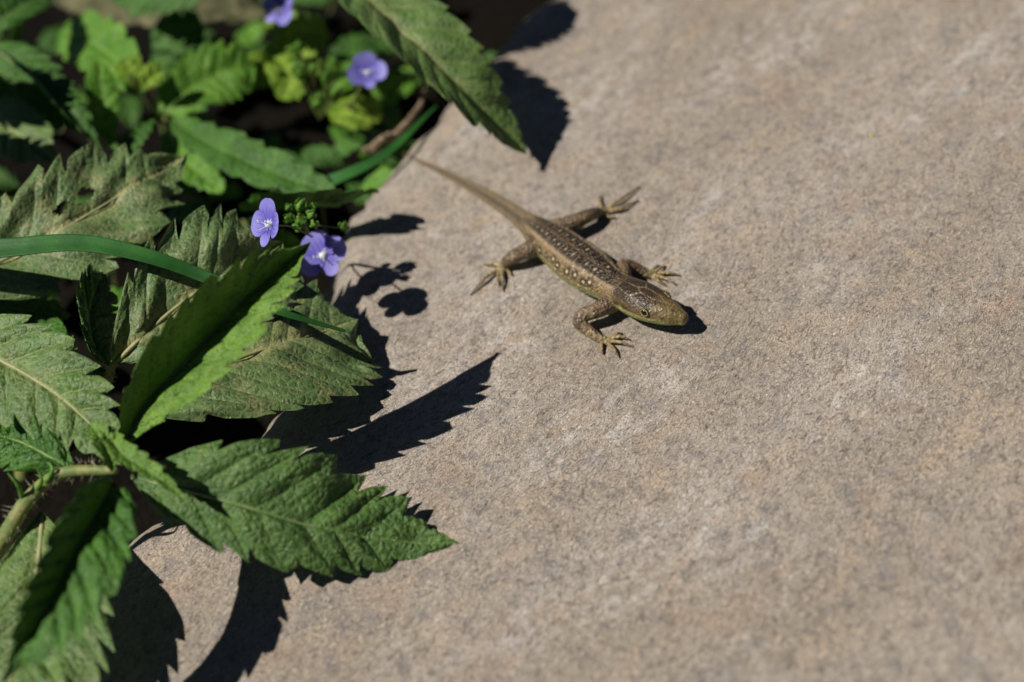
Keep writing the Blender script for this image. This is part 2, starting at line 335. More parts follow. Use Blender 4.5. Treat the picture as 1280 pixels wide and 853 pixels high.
# --- nettle growing over the stone's corner
apex = at(143, 588, 2.45)
base1 = soil(-120, 800); 
n1 = thing('nettle_plant', 'hairy nettle with toothed green leaves fanning out low over the bare stone', 'plant', base1, 'nettles beside the stone')
stem_pts = [base1, at(-40, 740, .2), at(8, 668, 1.5), at(36, 624, 2.0), at(72, 594, 2.3), apex]
v, f = tube(stem_pts, [.26, .24, .22, .2, .15, .09], 50, 14); st = obj('stem', v, f, M['stem'], n1); hairs(st, stem_pts, .2, 420, .16, 4)
P3 = lambda *q: [at(*p) for p in q]
leaf(n1, P3((152, 562, 2.4), (172, 520, 2.8), (236, 448, 3.5), (312, 370, 4.2), (388, 304, 4.6)), 1.36, (.2, -.48, .8), 'fresh', (62, 46), 10, .15, seed=1, pa=.42, quilt=.07, nv=51, nu=260, ribr=.03)
leaf(n1, P3((165, 597, 2.2), (230, 612, 2.25), (310, 634, 1.9), (400, 660, 1.15), (490, 676, .4), (572, 681, .04)), 1.36, (-.3, -.3, 1), 'nettle', (8, -20), 9, .2, seed=2, quilt=.1, nv=61, nu=320, pa=.42, pb=.95, ribr=.03, asym=(1.12, .75))
leaf(n1, P3((140, 603, 2.6), (128, 628, 2.9), (98, 680, 3.1), (58, 755, 3.0), (2, 855, 2.3)), 1.2, (.25, -.25, 1), 'deep', (24, 56), 10, .16, seed=3, asym=(1, .65), pb=1.15, quilt=.1, nv=51, nu=260, ribr=.03)
leaf(n1, P3((128, 530, 3.0), (150, 565, 3.15), (190, 592, 3.05), (236, 628, 2.7)), .3, (.3, -.4, .8), 'fresh', (35, 35), 7, .25, seed=4, quilt=.03, nv=17, rib=False)
leaf(n1, P3((140, 590, 2.6), (136, 570, 2.9), (128, 552, 3.1), (112, 530, 3.1)), .28, (.3, -.6, .6), 'fresh', (35, 35), 6, .25, seed=5, quilt=.03, nv=17, rib=False)
leaf(n1, P3((95, 592, 2.25), (60, 570, 2.4), (25, 552, 2.35), (-20, 545, 2.0)), .75, (.0, -.45, .9), 'deep', (12, 6), 7, .25, seed=6, quilt=.12, nv=41, nu=200, wave=.2, ribr=.025)
leaf(n1, P3((52, 642, 1.5), (48, 690, 1.4), (34, 770, 1.3), (0, 890, .9)), 2.0, (-.2, -.3, 1), 'pale', (4, -8), 9, .18, seed=7, quilt=.08, nv=41, nu=220, ribmat='ribpale')
for q in (((28, 622, 2.1), (22, 606, 2.5), (10, 592, 2.75)), ((46, 612, 2.2), (52, 598, 2.6), (46, 585, 2.8)), ((58, 602, 2.3), (66, 586, 2.55), (60, 578, 2.6))):
    v, f = tube(P3(*q), [.05, .045, .012], 12, 8); obj('stipule', v, f, M['bud'], n1)

# --- second nettle: dusty leaves behind
base2 = soil(120, 520, -1.5, -2)
n2 = thing('nettle_plant', 'nettle with dusty grey green leaves crossed by a long grass blade', 'plant', base2, 'nettles beside the stone')
sp2 = [base2, base2+(0.3, .6, 2.2), at(130, 485, .7), at(140, 455, 1.8)]
v, f = tube(sp2, [.2, .18, .15, .1], 30, 10); st = obj('stem', v, f, M['stem'], n2); hairs(st, sp2, .15, 160, .12, 5)
leaf(n2, P3((150, 508, 2.1), (215, 480, 2.15), (300, 446, 1.9), (380, 420, 1.3), (446, 402, .7)), 1.9, (-.2, -.42, .9), 'dusty', (2, -3), 10, .13, seed=8, quilt=.05, nv=51, nu=260, ribmat='ribpale', pa=.5, pb=.7, wave=.05)
leaf(n2, P3((142, 455, 1.8), (180, 418, 2.1), (235, 372, 2.3), (295, 335, 2.3), (352, 306, 2.0)), 1.7, (-.05, -.6, .8), 'dusty', (10, 8), 8, .22, k=.85, seed=9, quilt=.06, nv=51, nu=240, ribmat='ribpale', wave=.1)
leaf(n2, P3((138, 458, 1.8), (122, 440, 2.1), (112, 400, 2.3), (128, 340, 2.3)), .8, (.8, -.4, .5), 'deep', (20, 10), 8, .25, seed=10, quilt=.08)
leaf(n2, P3((138, 465, 1.4), (90, 470, 1.6), (20, 440, 1.2), (-60, 420, .4)), 1.2, (-.2, -.1, 1), 'deep', (5, 5), 9, .22, seed=11)

# --- third nettle: rooted left of the view, long leaves reaching in
base3 = soil(-160, 480)
n3 = thing('nettle_plant', 'nettle with pale ribbed leaves, one holed, above the grass blade', 'plant', base3, 'nettles beside the stone')
sp3 = [base3, base3+(.2, .3, 2), at(-105, 420, 1.6), at(-100, 385, 2.8)]
v, f = tube(sp3, [.22, .2, .16, .1], 30, 10); obj('stem', v, f, M['stem'], n3)
leaf(n3, P3((-95, 372, 2.6), (-20, 335, 2.85), (70, 290, 3.0), (155, 240, 3.0), (234, 196, 2.7)), 1.6, (-.12, -.5, .85), 'dusty', (10, 0), 8, .22, k=.85, holes=((.56, -.3, .035, .11), (.47, -.26, .03, .09)), seed=12, quilt=.06, nv=51, nu=240, ribmat='ribpale', wave=.1)
leaf(n3, P3((-110, 410, 3.0), (-40, 432, 3.2), (40, 472, 3.1), (105, 522, 2.75), (152, 582, 2.35)), 1.15, (-.1, -.35, .9), 'pale', (8, -4), 10, .2, seed=13, quilt=.09, nv=41, nu=220, ribmat='ribpale')
leaf(n3, P3((-105, 395, 2.6), (-60, 380, 2.2), (20, 385, 1.4), (90, 395, .6)), 1.1, (0, -.2, 1), 'deep', (8, 8), 10, .26, seed=14)

# --- fourth nettle: leaf hanging over the stone from behind
base4 = soil(330, -130)
n4 = thing('nettle_plant', 'nettle leaning from behind, its big pale ribbed leaf drooping towards the lizard\'s tail', 'plant', base4, 'nettles beside the stone')
sp4 = [base4, base4+(.4, -.4, 2.5), at(372, -75, 3.2), at(385, -60, 3.9)]
v, f = tube(sp4, [.22, .2, .16, .1], 30, 10); obj('stem', v, f, M['stem'], n4)
leaf(n4, P3((388, -55, 3.9), (436, -18, 3.9), (500, 36, 3.5), (575, 110, 2.4), (618, 156, 1.4), (657, 193, .55)), 1.35, (.1, -.35, .85), 'pale', (4, 38), 12, .14, seed=15, quilt=.06, nv=41, ribmat='ribpale', pa=.45, pb=.75)
leaf(n4, P3((392, -66, 4.0), (450, -80, 4.3), (520, -92, 4.1), (600, -85, 3.4)), 1.3, (0, -.2, 1), 'pale', (8, 8), 12, .2, seed=16, ribmat='ribpale')
leaf(n4, P3((380, -60, 3.6), (300, -50, 3.6), (215, -25, 3.1), (140, 2, 2.2)), 1.2, (0, -.5, .8), 'deep', (10, 10), 11, .24, seed=17)

# ------------------------------------------------------------------ grass
def blade(name, label, pts, W, mat, nrm, base=None, group='grass blades among the plants'):
    pts = [np.asarray(p) for p in pts]; b = pts[0]
    o = thing(name, label, 'grass', b, group); n = 70; c, L = spline(pts, n); T = norm(np.gradient(c, axis=0)); N0 = np.asarray(nrm, float); N = norm(N0-(T@N0)[:, None]*T); B = np.cross(T, N)
    s = np.linspace(0, 1, n); w = W*np.minimum(1, (1-s)*1.9+.06)**.8*np.minimum(1, .55+s*3); v = np.linspace(-1, 1, 13)
    h = (.12*np.abs(v)+.02*np.cos(v*22))[None]*w[:, None]
    top = c[:, None]+(v[None]*w[:, None])[..., None]*B[:, None]+h[..., None]*N[:, None]; bot = top-N[:, None]*.018
    V = np.r_[top.reshape(-1, 3), bot.reshape(-1, 3)]; gf = grid_faces(n, 13); k = n*13
    F = gf.tolist()+(gf[:, ::-1]+k).tolist()
    for i in range(n-1):
        F += [[i*13, i*13+k, (i+1)*13+k, (i+1)*13], [i*13+12, (i+1)*13+12, (i+1)*13+12+k, i*13+12+k]]
    obj('blade', V, F, M[mat], o)
    vv, ff = tube(c-N*.02, [.035, .03, .02, .008], 50, 6); obj('midrib', vv, ff, M[mat], o); return o
gb = at(-330, 420, GZ)
blade('grass_blade', 'long dark green grass blade arching across the nettle leaves', [gb+(0, 0, -.1), at(-230, 340, 1.5), at(-100, 312, 3.9), at(0, 311, 4.05), at(100, 304, 3.9), at(190, 322, 3.4), at(265, 350, 2.7), at(345, 388, 2.75), at(432, 414, 1.75)], .33, 'grass', (0, -.35, 1))
blade('grass_blade', 'short bright green grass blade rising behind the nettle leaves', [soil(15, 100), at(18, 60, 0), at(28, 15, 2.4), at(44, -40, 4.0)], .22, 'straw', (.1, -1, .3))
blade('grass_blade', 'dark grass blade lying along the shaded stone rim below the blue flowers', [soil(300, 300), at(330, 262, -.6), at(400, 232, .25), at(470, 200, .35), at(545, 133, .2)], .22, 'grass', (0, -.3, 1))

# ------------------------------------------------------------------ speedwell
def petal_mesh(L, W, cup, n=14, mv=9):
    s = np.linspace(0, 1, n)[:, None]; v = np.linspace(-1, 1, mv)[None]
    w = W*np.sqrt(np.clip(1-((s-.58)/.44)**2, 0, 1)); w = np.where(s < .58, W*(.22+.78*np.sin(s/.58*np.pi/2)), w)
    x = s*L+0*v; y = v*w; z = cup*L*s**1.6+.10*L*np.sin(s*3)*0+.16*W*(v**2)*np.sin(s*np.pi)+.03*L*vnoise(s*4+v, v*3)
    return np.stack([x, y+0*s, z+0*v], -1).reshape(-1, 3), np.stack([s+0*v, v+0*s], -1).reshape(-1, 2), grid_faces(n, mv)
def frame(nrm, roll):
    n = norm(nrm); a = norm(np.cross((0, 0, 1.) if abs(n[2]) < .95 else (1., 0, 0), n)); b = np.cross(n, a); r = math.radians(roll)
    return np.array([a*math.cos(r)+b*math.sin(r), b*math.cos(r)-a*math.sin(r), n])
def flower(parent, c, nrm, roll=0, size=1.0, cup=.25, mat='petal'):
    R = frame(nrm, roll); c = np.asarray(c)
    vt, ft = tube([(0, 0, -.12*size), (0, 0, -.02), (0, 0, .03)], [.06*size, .09*size, .075*size], 8, 12); fl = obj('flower', vt@R+c, ft, M['white'], parent)
    for ang, L, W in ((90, .5, .30), (184, .5, .26), (-4, .5, .26), (270, .44, .16)):
        v, uv, f = petal_mesh(L*size, W*size, cup*.8+.05*random.uniform(-1, 1)); a = math.radians(ang+random.uniform(-5, 5)); ca, sa = math.cos(a), math.sin(a)
        v = v@np.array([[ca, sa, 0], [-sa, ca, 0], [0, 0, 1]]); obj('petal', v@R+c, f, M['petal'], fl, uv)
    for sx in (-1, 1):
        vv, ff = tube([(0, 0, 0), (sx*.1*size, .02, .1*size), (sx*.13*size, .03*size, .17*size)], [.01, .009, .008], 10, 6); v2, f2 = tube([(sx*.13*size, .02*size, .16*size), (sx*.135*size, .05*size, .19*size)], [.022*size, .018*size], 6, 8)
        v, f = merge([(vv, ff), (v2, f2)]); obj('stamen', v@R+c, f, M['anther'], fl)
    vv, ff = tube([(0, 0, 0), (0, -.06*size, .1*size), (0, -.12*size, .2*size)], [.014, .012, .014], 8, 6); obj('pistil', vv@R+c, ff, M['petal'], fl)
    for ang in (45, 135, 225, 315):
        a = math.radians(ang); d = np.array([math.cos(a), math.sin(a), 0]); vv, ff = tube([d*.03*size+(0, 0, -.1*size), d*.16*size+(0, 0, -.06*size), d*.3*size+(0, 0, -.02*size)], [.03*size, .06*size, .012], 8, 8, .4); obj('sepal', vv@R+c, ff, M['bud'], fl)
    return fl
def bud(parent, p, d, size=.12):
    p = np.asarray(p); d = norm(d); e = p+d*size*2.2
    vv, ff = tube([p, p+d*size*1.0, e], [size*.35, size, size*.35], 10, 10); b = obj('bud', vv, ff, M['bud'], parent)
    R = frame(d, random.uniform(0, 90))
    for a in (0, 90, 180, 270):
        q = math.radians(a); k = np.array([math.cos(q), math.sin(q), 0]); vv, ff = tube([k*size*.4, k*size*1.15+(0, 0, size*1.1), k*size*.75+(0, 0, size*2.5)], [size*.3, size*.5, size*.1], 8, 6, .4); obj('sepal', vv@R+p, ff, M['bud'], b)
def twine(parent, pts, r, name='stem', mat='vstem', n=24): v, f = tube(pts, r, n, 8); return obj(name, v, f, M[mat], parent)

GS = 'speedwells among the nettles'
vb = soil(300, 360)
s1 = thing('speedwell_plant', 'speedwell with two violet blossoms and green buds beside the upright nettle leaf', 'flower', vb, GS)
tipc = at(374, 268, 2.45)
twine(s1, [vb, vb+(.2, .4, 2), at(350, 350, .0), at(386, 306, .8), at(384, 288, 1.7), tipc], [.07, .065, .055, .05, .045, .04])
fd = at(404, 320, 1.25); twine(s1, [at(386, 300, 1.0), at(396, 312, 1.0), fd-norm((.12, -.75, .6))*.1], [.025, .022, .025], 'pedicel')
flower(s1, fd, (-.15, -.7, .7), 42, 1.2, .16)
fc = at(337, 281, 3.4); twine(s1, [at(390, 296, 1.95), at(362, 283, 2.9), fc+(.12, 0, -.02)], [.025, .022, .025], 'pedicel')
flower(s1, fc, (-.72, -.42, .45), 30, 1.12, .3)
for dx, dy, dz, sz in ((0, -4, .1, .12), (12, 2, 0, .1), (-10, 6, 0, .1), (6, 14, -.1, .13), (18, 12, -.1, .09), (-4, 18, -.15, .11), (56, 18, -.7, .1), (20, -8, .05, .07), (-14, -6, .05, .08)):
    p = at(374+dx, 268+dy, 2.45+dz); bud(s1, p, (random.uniform(-.5, .7), random.uniform(-.6, .2), random.uniform(.3, 1)), sz); twine(s1, [tipc+(0, 0, -.25), p], [.018, .02], 'pedicel', n=6)
def vleaf(parent, pts, W, nrm=(0, -.4, 1), mat='speedwell', seed=0, fold=(10, 10), n=6): return leaf(parent, pts, W, nrm, mat, fold, n, .2, .55, nu=n*12+1, nv=17, quilt=.05, pa=.5, pb=.55, wave=.1, rib=False, seed=seed, sharp=.6)
vleaf(s1, P3((300, 330, -.6), (330, 320, -.3), (375, 300, -.4)), .6, seed=31); vleaf(s1, P3((310, 350, -.8), (290, 330, -.5), (262, 312, -.6)), .6, seed=32)

vb = soil(420, 150)
s2 = thing('speedwell_plant', 'speedwell with one deep violet cupped blossom between green buds and the drooping leaf', 'flower', vb, GS)
fb = at(459, 92, 1.2); twine(s2, [vb, vb+(0, .3, 2), at(440, 130, .2), fb+(-.04, .1, -.1)], [.07, .06, .05, .035]); flower(s2, fb, (.05, -.62, .75), 8, 1.05, .45)
for i in range(16):
    px, py = random.uniform(365, 425), random.uniform(60, 135); p = at(px, py, random.uniform(.2, 1.2)); bud(s2, p, (random.uniform(-.5, .5), random.uniform(-.7, .1), .8), random.uniform(.1, .19)); twine(s2, [at(400, 150, -.6), p], [.02, .02], 'pedicel', n=6)
for i, q in enumerate((((400, 100, .2), (372, 70, .6), (330, 60, .6)), ((400, 120, 0), (420, 105, .2), (432, 70, .3)), ((395, 60, .2), (372, 40, .4), (335, 22, .3)), ((410, 130, -.3), (440, 140, -.2), (478, 135, -.4)))):
    vleaf(s2, P3(*q), .55, (.1, -.6, .7), 'lime' if i != 1 else 'speedwell', 40+i)

vb = soil(330, 90, 0, 1)
s3 = thing('speedwell_plant', 'speedwell with a pale violet blossom above lime green leaves at the back', 'flower', vb, GS)
fa = at(349, 12, 2.2); twine(s3, [vb, vb+(0, 0, 2), at(352, 50, 1.0), fa+(0, .1, -.1)], [.07, .06, .05, .035]); flower(s3, fa, (-.4, -.6, .65), -20, 1.05, .2)
for i, q in enumerate((((345, 75, .6), (330, 80, .9), (322, 110, .6)), ((350, 60, .8), (375, 45, 1.0), (410, 40, .8)), ((345, 90, .3), (362, 100, .5), (352, 125, .2)))):
    vleaf(s3, P3(*q), .55, (.0, -.6, .7), 'lime', 50+i)

vb = soil(210, 180)
s4 = thing('speedwell_plant', 'flowerless speedwell with broad scalloped green leaves behind the dusty nettle', 'plant', vb, GS)
tip = at(165, 95, 2.3); twine(s4, [vb, vb+(-.2, .3, 2), at(200, 150, .8), at(178, 118, 1.7), tip], [.1, .09, .08, .06, .04])
for i, (q, W, mt, nr) in enumerate((
        (((195, 140, 1.0), (225, 120, 1.3), (262, 96, 1.4), (318, 82, 1.2)), .95, 'speedwell', (0, -.7, .7)),
        (((215, 150, .8), (260, 178, .9), (335, 212, .8), (420, 243, .5)), .66, 'deep', (.25, -.55, .8)),
        (((180, 120, 1.5), (150, 80, 1.9), (120, 55, 1.9), (75, 38, 1.6)), .9, 'speedwell', (0, -.7, .7)),
        (((150, 185, 1.2), (134, 165, 1.5), (128, 125, 2.1), (122, 78, 2.5)), .45, 'speedwell', (.35, -.8, .4)),
        (((300, 262, .5), (360, 258, 1.0), (420, 252, 1.3), (474, 242, 1.1)), .95, 'deep', (.1, .72, .65)),
        (((175, 110, 1.9), (165, 92, 2.3), (156, 72, 2.6)), .42, 'lime', (.2, -.8, .5)),
        (((178, 112, 1.9), (190, 95, 2.2), (204, 88, 2.3)), .35, 'lime', (-.1, -.8, .5)),
        (((190, 150, 1.1), (170, 170, 1.3), (152, 196, 1.2)), .5, 'deep', (-.3, -.5, .7)),
        (((205, 165, .6), (235, 205, .6), (280, 240, .3)), .5, 'speedwell', (.1, -.5, .8)),
        (((190, 60, .6), (210, 45, .9), (255, 35, .9)), .8, 'deep', (0, -.6, .7)),
        (((285, 118, .5), (300, 100, .8), (330, 85, .7)), .6, 'speedwell', (0, -.6, .7)))):
    vleaf(s4, P3(*q), W, nr, mt, 60+i, n=7)

vb = soil(-30, 190)
n5 = thing('nettle_plant', 'dark narrow-leaved nettle shoot standing behind the holed dusty leaf', 'plant', vb, 'nettles beside the stone')
v, f = tube([vb, vb+(.2, .3, 2), at(-25, 120, 1.8), at(-30, 60, 3.0)], [.16, .15, .12, .08], 24, 10); obj('stem', v, f, M['stem'], n5)
leaf(n5, P3((-28, 50, 3.0), (20, 78, 3.1), (70, 125, 2.8), (128, 192, 2.0)), .75, (.45, -.55, .6), 'deep', (8, 55), 11, .22, seed=71, nv=25)
leaf(n5, P3((-28, 70, 2.8), (5, 95, 2.6), (55, 130, 2.0), (105, 165, 1.3)), .8, (.3, -.4, .8), 'deep', (10, 10), 11, .22, seed=72, nv=25)
leaf(n5, P3((-40, 130, 2.0), (-10, 150, 2.3), (30, 172, 2.3), (72, 205, 2.0)), .8, (-.25, -.35, .9), 'pale', (2, 2), 8, .08, seed=73, nv=25, veins=None) if False else leaf(n5, P3((-40, 130, 2.0), (-10, 150, 2.3), (30, 172, 2.3), (72, 205, 2.0)), .85, (-.25, -.35, .9), 'pale', (2, 2), 8, .08, seed=73, nv=25, rib=False)
leaf(n5, P3((-30, 60, 3.0), (-10, 35, 3.4), (20, 10, 3.3), (60, -10, 2.8)), .8, (0, -.5, .8), 'deep', (14, 14), 10, .24, seed=74, nv=25)

leaf(n5, P3((-160, 60, 4.2), (-120, 52, 5.0), (-60, 48, 5.2), (-8, 40, 4.8)), 1.0, (-.2, -.3, 1), 'deep', (8, 8), 10, .22, seed=75, nv=25)  # unseen leaf beyond the frame, added to shade the growth at the back
leaf(n5, P3((-170, 120, 4.0), (-130, 128, 4.9), (-70, 136, 5.0), (-14, 150, 4.4)), 1.0, (-.2, -.3, 1), 'deep', (8, 8), 10, .22, seed=76, nv=25)  # another unseen leaf, added for the shadow it throws
v, f = tube([at(-30, 60, 3.0), at(-100, 80, 3.6), at(-165, 92, 4.1)], [.08, .09, .07], 20, 10); obj('stem', v, f, M['stem'], n5)  # unseen side stem added to carry the two shading leaves
# low growth between the plants, mostly in a darker green that paints in shade
rf = random.Random(5)
fill = [('speedwell_plant', 'low speedwell shoot with small round leaves in the shade of the violet blossoms', (430, 190), 16, (370, 500), (150, 265)),
        ('speedwell_plant', 'sprawling speedwell with many small leaves under the broad scalloped leaves', (250, 150), 26, (60, 360), (20, 260)),
        ('speedwell_plant', 'shaded speedwell growth under the dusty nettle and grass blade', (120, 340), 34, (-60, 330), (230, 430)),
        ('speedwell_plant', 'speedwell tangle behind the drooping pale leaf at the stone\'s far rim', (480, 10), 20, (330, 600), (-60, 110))]
for nm, lb, b, cnt, xr, yr in fill:
    vb = soil(*b); pl = thing(nm, lb, 'plant', vb, GS)
    for k in range(cnt):
        px, py = rf.uniform(*xr), rf.uniform(*yr); z = rf.uniform(-3.0, -1.3)
        p = at(px, py, z)
        if edge_dist(np.array([p[0]]), np.array([p[1]]))[0] > -.6: continue
        a = rf.uniform(0, 6.28); L = rf.uniform(.9, 1.7); d = np.array([math.cos(a), math.sin(a), rf.uniform(-.1, .4)])*L
        vleaf(pl, [p, p+d*.5+(0, 0, .15), p+d], L*.36, (rf.uniform(-.4, .4), rf.uniform(-.6, .1), 1), rf.choice(['speedwell', 'deep', 'deep']), 100+k)
        if k % 3 == 0: twine(pl, [(lambda q: np.array([*q, GZ-.15+slope(q[0])]))((p[0]+rf.uniform(-.8, .8), p[1]+rf.uniform(-.8, .8))), p+(0, 0, -.8), p], [.05, .045, .03], n=10)

# withered leaf and twigs
wb = at(190, 15, .6)
w = leaf(None, P3((340, 20, .2), (260, 8, .7), (170, 4, .8), (55, -4, .3)), .9, (0, -.6, .8), 'dry', (14, 6), 9, .15, seed=81, wave=.2, rib=False)
w.name = 'withered_leaf'; w['label'] = 'withered straw coloured leaf lying behind the green growth'; w['category'] = 'leaf'
for lb, q, r in (('thin brown twig lying along the stone\'s shaded rim by the tail tip', ((455, 188, -.3), (490, 172, .0), (520, 140, .1), (532, 112, -.2)), [.07, .1, .08, .04]),
                 ('short knotted twig end poking out of shade near the violet cupped blossom', ((468, 190, -.5), (474, 178, .1), (486, 168, .2)), [.13, .16, .08])):
    p = P3(*q); v, f = tube(p, r, 30, 10); v = v+.03*np.stack([vnoise(v[:, 0]*6, v[:, 2]*6, 4), vnoise(v[:, 1]*6, v[:, 0]*6, 5), vnoise(v[:, 2]*6, v[:, 1]*6, 6)], -1)
    o = obj('twig', v, f, M['bark']); o['label'] = lb; o['category'] = 'twig'
def pebble(name, label, cat, p, r, mat, seed):
    th, phi = np.meshgrid(np.linspace(.05, math.pi-.05, 9), np.linspace(0, 2*math.pi, 14, endpoint=False), indexing='ij')
    d = np.stack([np.sin(th)*np.cos(phi), np.sin(th)*np.sin(phi), np.cos(th)], -1).reshape(-1, 3)
    k = 1+.5*vnoise(d[:, 0]*2+seed, d[:, 1]*2+d[:, 2], seed); o = obj(name, p+d*k[:, None]*np.array([r, r*.8, r*.6]), grid_faces(9, 14, True).tolist()+[list(range(14))[::-1], list(range(112, 126))], M[mat]); o['label'] = label; o['category'] = cat
pebble('pollen_grain', 'tiny yellow crumb alone on the bare stone', 'crumb', on(1090, 170, .02), .055, 'yellow', 3)
pebble('grit', 'tiny pale brown grain caught on the low nettle leaf', 'grain', at(204, 584, 2.95), .06, 'pebble', 4)

# ------------------------------------------------------------------ lizard
SP = [(506, 193, .05, .022, .022), (530, 204, .075, .05, .045), (556, 216, .10, .085, .08), (598, 239, .15, .135, .13), (631, 259, .20, .185, .18), (655, 276, .25, .225, .215), (675, 291, .34, .37, .30), (697, 308, .40, .50, .39), (720, 326, .43, .555, .42), (742, 342, .45, .53, .42),
      (759, 354, .46, .43, .37), (772, 362, .48, .37, .34), (785, 368, .53, .41, .35), (800, 375, .57, .455, .365), (815, 382, .57, .43, .34), (830, 389, .55, .335, .28), (843, 394, .52, .27, .22), (850, 397, .50, .225, .18), (853.5, 398.5, .49, .17, .14)]
A = np.array([np.r_[on(a, b, c), w_, h_] for a, b, c, w_, h_ in SP])
NS = 420
cen, _ = spline(A[:, :3], NS)
dA = np.r_[0, np.cumsum(np.linalg.norm(np.diff(A[:, :3], axis=0), axis=1))]; dC = np.r_[0, np.cumsum(np.linalg.norm(np.diff(cen, axis=0), axis=1))]; dA *= dC[-1]/dA[-1]
def pch(y): return np.interp(dC, dA, y)
wS, hS = pch(A[:, 3]), pch(A[:, 4])
ker = np.hanning(15); ker /= ker.sum(); sm = lambda y: np.convolve(np.pad(y, 7, mode='edge'), ker, 'valid')
wS, hS = sm(wS), sm(hS); wS[-6:] *= np.linspace(1, .75, 6)
TS = norm(np.gradient(cen, axis=0)); LS = norm(np.cross(TS, SN)); US = np.cross(LS, TS)
th = np.linspace(0, 2*np.pi, 48, endpoint=False); ct, stn = np.cos(th), np.sin(th)
sx = np.sign(ct)*np.abs(ct)**.86; sz = np.sign(stn)*np.abs(stn)**.9; sz = np.where(sz < 0, sz*.95, sz)
BV = (cen[:, None]+(sx[None]*wS[:, None])[..., None]*LS[:, None]+(sz[None]*hS[:, None])[..., None]*US[:, None]).reshape(-1, 3)
capn = 7; cp = []
for q in np.linspace(0, np.pi/2, capn+1)[1:]:
    rr0 = max(math.cos(q), .03); cp.append(cen[-1]+TS[-1]*wS[-1]*.75*math.sin(q)+(sx*wS[-1]*rr0)[:, None]*LS[-1]+(sz*hS[-1]*rr0)[:, None]*US[-1])
BV = np.r_[BV, np.concatenate(cp)]
BF = grid_faces(NS+capn, 48, True)[:, ::-1].tolist()+[list(range(48)), list(range((NS+capn-1)*48, (NS+capn)*48))[::-1]]
parts = [(BV, BF)]; limbs = []
def limb(q, r, n=30, flat=1.0, toe=False):
    p = np.array([on(*k) for k in q]); parts.append(tube(p, r, n, 14, flat)); c, _ = spline(p, 40); limbs.append((c, np.interp(np.linspace(0, 1, 40), np.linspace(0, 1, len(r)), r), toe))
# fore limbs
limb([(764, 378, .40), (746, 388, .46), (727, 396, .40), (724, 402, .32), (735, 413, .2), (749, 423, .11), (757, 426, .07)], [.25, .2, .17, .165, .145, .115, .09])
limb([(776, 357, .42), (779, 343, .46), (779, 333, .44), (788, 333, .34), (800, 338, .2), (811, 343, .11), (818, 344, .07)], [.24, .19, .17, .16, .14, .115, .09])
toes = [((757, 426), [(772, 417, .1), (778, 417, .03)]), ((757, 426), [(775, 421, .11), (788, 425, .03)]), ((757, 427), [(776, 428, .11), (791, 434, .03)]), ((757, 427), [(767, 436, .11), (774, 447, .03)]), ((753, 426), [(752, 435, .09), (754, 443, .03)]),
        ((816, 343), [(824, 336, .11), (832, 333, .03)]), ((818, 343), [(834, 341, .12), (851, 345, .03)]), ((818, 345), [(834, 349, .11), (846, 357, .03)]), ((816, 346), [(824, 352, .1), (833, 358, .03)]), ((815, 341), [(819, 335, .06), (824, 332, .03)]),
        ((627, 335), [(607, 347, .13), (588, 369, .03)]), ((627, 336), [(622, 347, .12), (624, 358, .03)]), ((628, 336), [(628, 349, .12), (629, 364, .03)]), ((631, 335), [(636, 340, .09), (641, 345, .03)]), ((625, 332), [(615, 330, .09), (606, 331, .03)]),
        ((756, 263), [(776, 249, .12), (800, 233, .03)]), ((757, 264), [(777, 259, .12), (798, 251, .03)]), ((756, 265), [(770, 263, .11), (785, 262, .03)]), ((754, 267), [(761, 271, .09), (770, 273, .03)]), ((752, 261), [(750, 254, .09), (751, 245, .03)])]
limb([(678, 306, .36), (660, 313, .40), (643, 321, .36), (634, 327, .26), (630, 333, .13), (626, 336, .08)], [.28, .23, .19, .165, .135, .10])
limb([(690, 290, .36), (712, 281, .40), (733, 271, .38), (743, 267, .28), (749, 266, .14), (756, 265, .08)], [.28, .23, .19, .165, .135, .10])
for (bx, by), rest in toes:
    limb([(bx, by, .07)]+rest, [.056, .044, .034, .018], 20, toe=True)
# brow ridges
for px, py in ((806, 380), (831, 369)):
    e = on(px, py, .74); parts.append(tube([e-TS[-40]*.14, e, e+TS[-40]*.13], [.07, .10, .06], 12, 12, .7))
LV, LF = merge(parts)
tm = bpy.data.meshes.new('tmp'); tm.from_pydata((LV*10).tolist(), [], LF); to = bpy.data.objects.new('tmp', tm); COL.objects.link(to)
r = to.modifiers.new('r', 'REMESH'); r.mode = 'VOXEL'; r.voxel_size = .125; r.use_smooth_shade = True
s_ = to.modifiers.new('s', 'SMOOTH'); s_.factor = .5; s_.iterations = 3
bpy.context.view_layer.update(); dg = bpy.context.evaluated_depsgraph_get(); em = to.evaluated_get(dg).to_mesh()
nv_ = len(em.vertices); LVv = np.empty(nv_*3); em.vertices.foreach_get('co', LVv); LVv = LVv.reshape(-1, 3)/10
nrm_ = np.empty(nv_*3); em.vertices.foreach_get('normal', nrm_); nrm_ = nrm_.reshape(-1, 3)
LFf = [list(p.vertices) for p in em.polygons]
to.evaluated_get(dg).to_mesh_clear(); bpy.data.objects.remove(to); bpy.data.meshes.remove(tm)
print('lizard verts', nv_)
